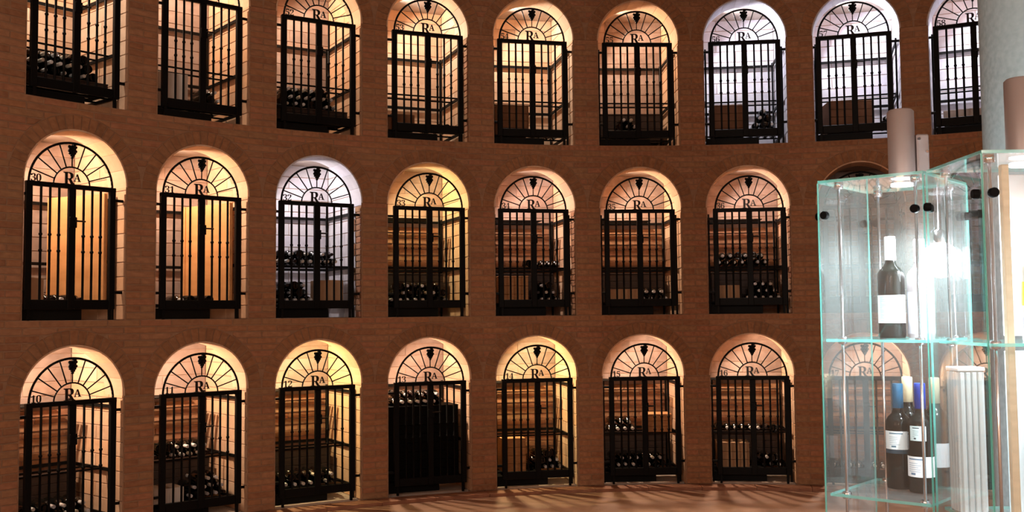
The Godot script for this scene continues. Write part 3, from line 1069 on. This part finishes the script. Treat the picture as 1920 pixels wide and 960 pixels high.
func fill_alcoves() -> void:
	var low := 0.13
	var high := 0.49
	var lower := "lower shelf pile"
	var upper := "upper shelf pile"
	for n in [55, 33, 34, 35, 36, 10, 11, 12, 15, 16]:  # dark cases added to darken the lower back behind the bottles
		var row := 0 if n >= 50 else 1 if n >= 30 else 2
		put_box(row, n % 10, n, "wooden_case", "long dark wooden case at the back", M.dark_wood, Vector3(0.66, 0.30, 0.22), 0.0, low, 0.72)
	# upper storey
	put_box(0, 0, 50, "wooden_case", "flat dark wooden case under the bottles", M.dark_wood, Vector3(0.70, 0.09, 0.32), 0.0, low, 0.37)
	lay_bottles(0, 0, 50, low + 0.103, -0.31, 8, 3, 0.20, "pile on a flat case")
	put_box(0, 1, 51, "carton", "tall pale carton", M.pale_carton, Vector3(0.30, 0.30, 0.26), -0.19, low, 0.40)
	lay_bottles(0, 1, 51, low, 0.04, 4, 3, 0.20, lower)
	put_box(0, 2, 52, "wooden_case", "flat dark wooden case under the bottles", M.dark_wood, Vector3(0.70, 0.11, 0.32), 0.0, low, 0.37)
	lay_bottles(0, 2, 52, low + 0.123, -0.31, 8, 3, 0.20, "pile on a flat case")
	put_box(0, 3, 53, "carton", "small brown carton", M.brown_carton, Vector3(0.24, 0.16, 0.26), -0.18, low, 0.42)
	lay_bottles(0, 3, 53, low, 0.10, 3, 1, 0.20, lower)
	put_box(0, 4, 54, "wooden_case", "wide brown wooden wine case", M.brown_carton, Vector3(0.34, 0.30, 0.30), -0.17, low, 0.40)
	lay_bottles(0, 4, 54, low, 0.08, 4, 1, 0.20, lower)
	lay_bottles(0, 5, 55, low, -0.20, 4, 3, 0.20, lower)
	put_box(0, 6, 56, "wooden_case", "tall brown wooden wine case", M.brown_carton, Vector3(0.34, 0.31, 0.30), -0.16, low, 0.40)
	lay_bottles(0, 6, 56, low, 0.09, 4, 4, 0.20, lower)
	put_box(0, 7, 57, "wooden_case", "big brown wooden wine case set askew", M.brown_carton, Vector3(0.44, 0.31, 0.30), -0.08, low, 0.46, 0.22)
	lay_bottles(0, 7, 57, low, 0.25, 2, 2, 0.20, lower)
	put_box(0, 8, 58, "carton", "low pale carton", M.pale_carton, Vector3(0.52, 0.14, 0.28), -0.05, low, 0.42)
	# middle storey
	put_board(1, 0, 30)
	put_box(1, 0, 30, "carton", "small grey-brown carton", M.carton, Vector3(0.20, 0.20, 0.20), -0.24, low, 0.34)
	lay_bottles(1, 0, 30, low, -0.09, 4, 1, 0.17, lower)
	put_board(1, 1, 31)
	lay_bottles(1, 1, 31, low, -0.10, 4, 1, 0.17, lower)
	lay_bottles(1, 2, 32, high, -0.31, 8, 2, 0.20, upper)
	lay_bottles(1, 2, 32, low, -0.31, 5, 3, 0.20, lower)
	put_box(1, 2, 32, "carton", "cream carton", M.carton, Vector3(0.24, 0.22, 0.24), 0.20, low, 0.36)
	lay_bottles(1, 3, 33, low, -0.31, 8, 3, 0.20, lower)
	put_box(1, 4, 34, "wooden_case", "pale wooden wine case", M.wood, Vector3(0.30, 0.26, 0.28), -0.18, low, 0.36)
	lay_bottles(1, 4, 34, high, -0.02, 5, 1, 0.20, upper)
	lay_bottles(1, 4, 34, low, 0.04, 4, 3, 0.20, lower)
	put_box(1, 5, 35, "carton", "low cream carton", M.carton, Vector3(0.30, 0.13, 0.26), -0.15, low, 0.36)
	lay_bottles(1, 5, 35, low, 0.05, 4, 2, 0.20, lower)
	put_box(1, 6, 36, "carton", "small cream carton", M.carton, Vector3(0.22, 0.16, 0.26), -0.19, low, 0.36)
	lay_bottles(1, 6, 36, high, -0.28, 7, 2, 0.20, upper)
	lay_bottles(1, 6, 36, low, 0.0, 5, 3, 0.20, lower)
	# ground storey
	lay_bottles(2, 0, 10, low, -0.31, 8, 2, 0.20, lower)
	put_box(2, 1, 11, "carton", "small pale carton", M.pale_carton, Vector3(0.26, 0.12, 0.26), -0.19, low, 0.36)
	lay_bottles(2, 1, 11, low, 0.0, 5, 3, 0.20, lower)
	lay_bottles(2, 1, 11, high, -0.31, 7, 2, 0.20, upper)
	lay_bottles(2, 2, 12, low, -0.31, 8, 2, 0.20, lower)
	put_box(2, 3, 13, "wooden_case", "very tall black wooden case", M.black, Vector3(0.70, 0.68, 0.30), 0.0, low, 0.36)
	lay_bottles(2, 3, 13, low + 0.693, -0.28, 7, 2, 0.21, "heap on the black case")
	put_box(2, 4, 14, "wooden_case", "pale orange wooden wine case", M.wood, Vector3(0.24, 0.32, 0.26), -0.19, low, 0.36)
	lay_bottles(2, 4, 14, low, -0.02, 5, 3, 0.20, lower)
	lay_bottles(2, 5, 15, low, -0.31, 8, 2, 0.20, lower)
	put_box(2, 5, 15, "wooden_case", "light orange wooden wine case", M.wood, Vector3(0.26, 0.17, 0.26), 0.19, high, 0.36)
	lay_bottles(2, 5, 15, high, -0.31, 4, 2, 0.20, upper)
	put_box(2, 6, 16, "wooden_case", "brown wooden wine case", M.carton, Vector3(0.32, 0.24, 0.28), -0.18, low, 0.36)
	lay_bottles(2, 6, 16, low, 0.04, 4, 2, 0.20, lower)
	lay_bottles(2, 6, 16, high, -0.31, 8, 1, 0.20, upper)
	lay_bottles(2, 7, 17, low, -0.31, 7, 1, 0.20, lower)

func build_case() -> void:
	# ---- column behind the cases
	var col := thing("column", "pale blue-grey plastered round column rising behind the glass cases", "", Transform3D(Basis.IDENTITY, on_eye(2.045, 3.67)), "", "structure")
	part(col, "shaft", lathe([[0, -0.03], [0.3, -0.03], [0.3, 6.6], [0, 6.6]], 64), M.column)
	forget(col)
	# ---- first case
	var e := Vector3(0.749, 0, 0.663)
	var n := Vector3(0.663, 0, -0.749)
	var A := on_eye(0.893, 2.95)
	var c1 := [A, A + e * 0.302, A + e * 0.302 + n * 0.36, A + n * 0.36]
	var rods1 := [A + e * 0.05 + n * 0.03, A + e * 0.27 + n * 0.03, A + e * 0.05 + n * 0.32, A + e * 0.27 + n * 0.32]
	var case1 := glass_case("glass_display_case", "tall clear glass display case holding dark wine bottles under a globe lamp", c1, [0, 1, 2, 3], rods1, false)
	forget(case1)
	# ---- second case, closer to the photographer
	var D := on_eye(1.120, 2.405)
	var x := Vector3(0.999, 0, 0.03).normalized()
	var z := Vector3(0.02, 0, -1).normalized()
	var c2 := [D, D + x * 0.52, D + x * 0.52 + z * 0.34, D + z * 0.34]
	var rods2 := [D + x * 0.035 + z * 0.04, D + x * 0.035 + z * 0.30, D + x * 0.30 + z * 0.04]
	var case2 := glass_case("glass_display_case", "tall glass display case with white back panel beside the blue-grey column", c2, [0, 1, 3], rods2, true)
	part(case2, "back_panel", box(0.34, CASE_TOP - 1.64, 0.012, 0.002), M.white_panel, at(D.x + 0.36, (CASE_TOP + 1.64) / 2 - 0.01, D.z - 0.315))
	part(case2, "frosted_panel", box(0.34, 1.60 - CASE_LOW, 0.012, 0.002), M.frosted, at(D.x + 0.36, (1.60 + CASE_LOW) / 2 - 0.01, D.z - 0.315))
	part(case2, "wooden_upright", box(0.018, CASE_TOP - CASE_LOW, 0.018, 0.002), M.oak, at(D.x + 0.095, (CASE_TOP + CASE_LOW) / 2 - 0.015, D.z - 0.09))
	forget(case2)
	# ---- lamps on top of the cases and one inside
	var day := Color(0.93, 0.98, 1.0)
	lamp_can("tall taupe cylindrical lamp can on top of the first glass case", on_eye(1.158, 2.995) + Vector3(0, CASE_TOP + 0.008, 0), 0.038, 0.215, day, 3.6)
	lamp_can("short taupe lamp can on the glass case beside the column", on_eye(1.32, 2.60) + Vector3(0, CASE_TOP + 0.008, 0), 0.042, 0.215, day, 3.2)
	var bulb := on_eye(1.242, 2.945)
	var o := thing("globe_lamp", "round white glowing globe lamp hanging inside the first glass case", "lamp", Transform3D(Basis.IDENTITY, bulb + Vector3(0, 1.845, 0)))
	part(o, "globe", lathe([[0, -0.052], [0.020, -0.048], [0.037, -0.037], [0.048, -0.020], [0.052, 0], [0.048, 0.020], [0.037, 0.037], [0.020, 0.048], [0.014, 0.05]], 24), glow(day, 10.0))
	part(o, "socket", lathe([[0, 0.05], [0.018, 0.05], [0.018, 0.085], [0.006, 0.09], [0.004, CASE_TOP - 1.845], [0, CASE_TOP - 1.845]], 16), M.chrome)
	var l := OmniLight3D.new()
	l.name = "globe_glow"
	l.light_color = day
	l.light_energy = 0.5
	l.light_size = 0.05
	l.omni_range = 9.0
	l.omni_attenuation = 2.0
	l.shadow_enabled = true
	o.add_child(l)
	forget(o)
	# ---- bottles in the first case
	var y1 := 1.612 + 0.008
	var y0 := 1.172 + 0.008
	var white := plain(Color(0.93, 0.94, 0.95), 0.5)
	var blue_side := plain(Color.WHITE, 0.55)
	blue_side.albedo_texture = label_texture(256, 128, Color(0.93, 0.94, 0.94), Color(0.50, 0.72, 0.84), true)
	var print_a := plain(Color.WHITE, 0.55)
	print_a.albedo_texture = label_texture(256, 96, Color(0.86, 0.90, 0.91), Color(0.30, 0.44, 0.52), false)
	var print_b := plain(Color.WHITE, 0.55)
	print_b.albedo_texture = label_texture(256, 110, Color(0.92, 0.93, 0.94), Color(0.34, 0.46, 0.58), false)
	var stamp := plain(Color.WHITE, 0.55)
	stamp.albedo_texture = label_texture(128, 90, Color(0.78, 0.86, 0.87), Color(0.12, 0.20, 0.24), false)
	var navy := plain(Color(0.10, 0.22, 0.28), 0.4)
	var to_eye := func(p: Vector3) -> float: return atan2(EYE.x - p.x, EYE.z - p.z)
	var p := on_eye(1.124, 3.02) + Vector3(0, y1, 0)
	show_bottle("dark wine bottle with white capsule and white label with blue print", p, plain(Color(0.93, 0.95, 0.96), 0.4), M.glass_dark, [[0.044, 0.126, 1.35, blue_side]], 0.0385, 0.30, to_eye.call(p))
	p = on_eye(1.203, 3.0) + Vector3(0, y1, 0)
	show_bottle("grey frosted bottle with wide pale grey label under the globe lamp", p, plain(Color(0.90, 0.91, 0.93), 0.4), plain(Color(0.56, 0.54, 0.55), 0.45), [[0.012, 0.135, 1.5, plain(Color(0.66, 0.66, 0.69), 0.6)]], 0.0375, 0.29, to_eye.call(p))
	p = on_eye(1.137, 3.03) + Vector3(0, y0, 0)
	show_bottle("dark wine bottle with teal capsule and one label with navy band", p, plain(Color(0.16, 0.38, 0.52), 0.35), M.glass_dark, [[0.115, 0.168, 1.25, print_a], [0.103, 0.114, 1.25, navy]], 0.0375, 0.305, to_eye.call(p))
	p = on_eye(1.175, 2.96) + Vector3(0, y0, 0)
	show_bottle("dark wine bottle with royal blue capsule and two white labels", p, plain(Color(0.10, 0.22, 0.58), 0.35), M.glass_dark, [[0.045, 0.103, 1.35, print_b], [0.148, 0.190, 0.62, stamp]], 0.0375, 0.31, to_eye.call(p) - 0.25)
	p = on_eye(1.193, 3.10) + Vector3(0, y0, 0)
	show_bottle("dark wine bottle with cream capsule behind the teal-capped bottle", p, plain(Color(0.90, 0.84, 0.70), 0.45), M.glass_dark, [[0.06, 0.13, 1.3, white]], 0.0375, 0.32, to_eye.call(p))
	p = on_eye(1.252, 3.045) + Vector3(0, y0, 0)
	show_bottle("dark wine bottle with cream capsule behind the royal-blue-capped bottle", p, plain(Color(0.90, 0.84, 0.70), 0.45), M.glass_dark, [[0.06, 0.13, 1.3, white]], 0.0375, 0.32, to_eye.call(p))
	# ---- things in the second case
	p = on_eye(1.325, 2.57) + Vector3(0, y1, 0)
	var yellow := plain(Color(0.95, 0.80, 0.10), 0.5)
	show_bottle("wine bottle with bright yellow label in front of white panel", p, plain(Color(0.92, 0.88, 0.80), 0.4), plain(Color(0.80, 0.80, 0.78), 0.15), [[0.09, 0.15, 1.3, yellow], [0.03, 0.06, 1.3, plain(Color(0.62, 0.62, 0.80), 0.5)]], 0.0375, 0.31, to_eye.call(p))
	p = on_eye(1.328, 2.58) + Vector3(0, y0, 0)
	show_bottle("dark red wine bottle with pale label on the lower glass shelf", p, plain(Color(0.40, 0.06, 0.08), 0.4), plain(Color(0.30, 0.04, 0.07), 0.1), [[0.03, 0.09, 1.3, print_b]], 0.0375, 0.30, to_eye.call(p))
	p = on_eye(1.180, 2.67) + Vector3(0, y0, 0)
	var gb := thing("gift_box", "tall pale green-white fluted gift box on the lower glass shelf", "box", turned(p.x, p.y, p.z, Basis.IDENTITY))
	part(gb, "body", box(0.062, 0.362, 0.062, 0.002), M.frosted, at(0, 0.181, 0))
	for k in 4:
		for s in [-1.0, 1.0]:
			part(gb, "flute", box(0.012, 0.358, 0.006, 0.002), M.frosted, at(-0.0234 + 0.0156 * k, 0.181, s * 0.033))
			part(gb, "flute", box(0.006, 0.358, 0.012, 0.002), M.frosted, at(s * 0.033, 0.181, -0.0234 + 0.0156 * k))
	part(gb, "lid", box(0.072, 0.010, 0.072, 0.002), M.white_panel, at(0, 0.367, 0))
	forget(gb)
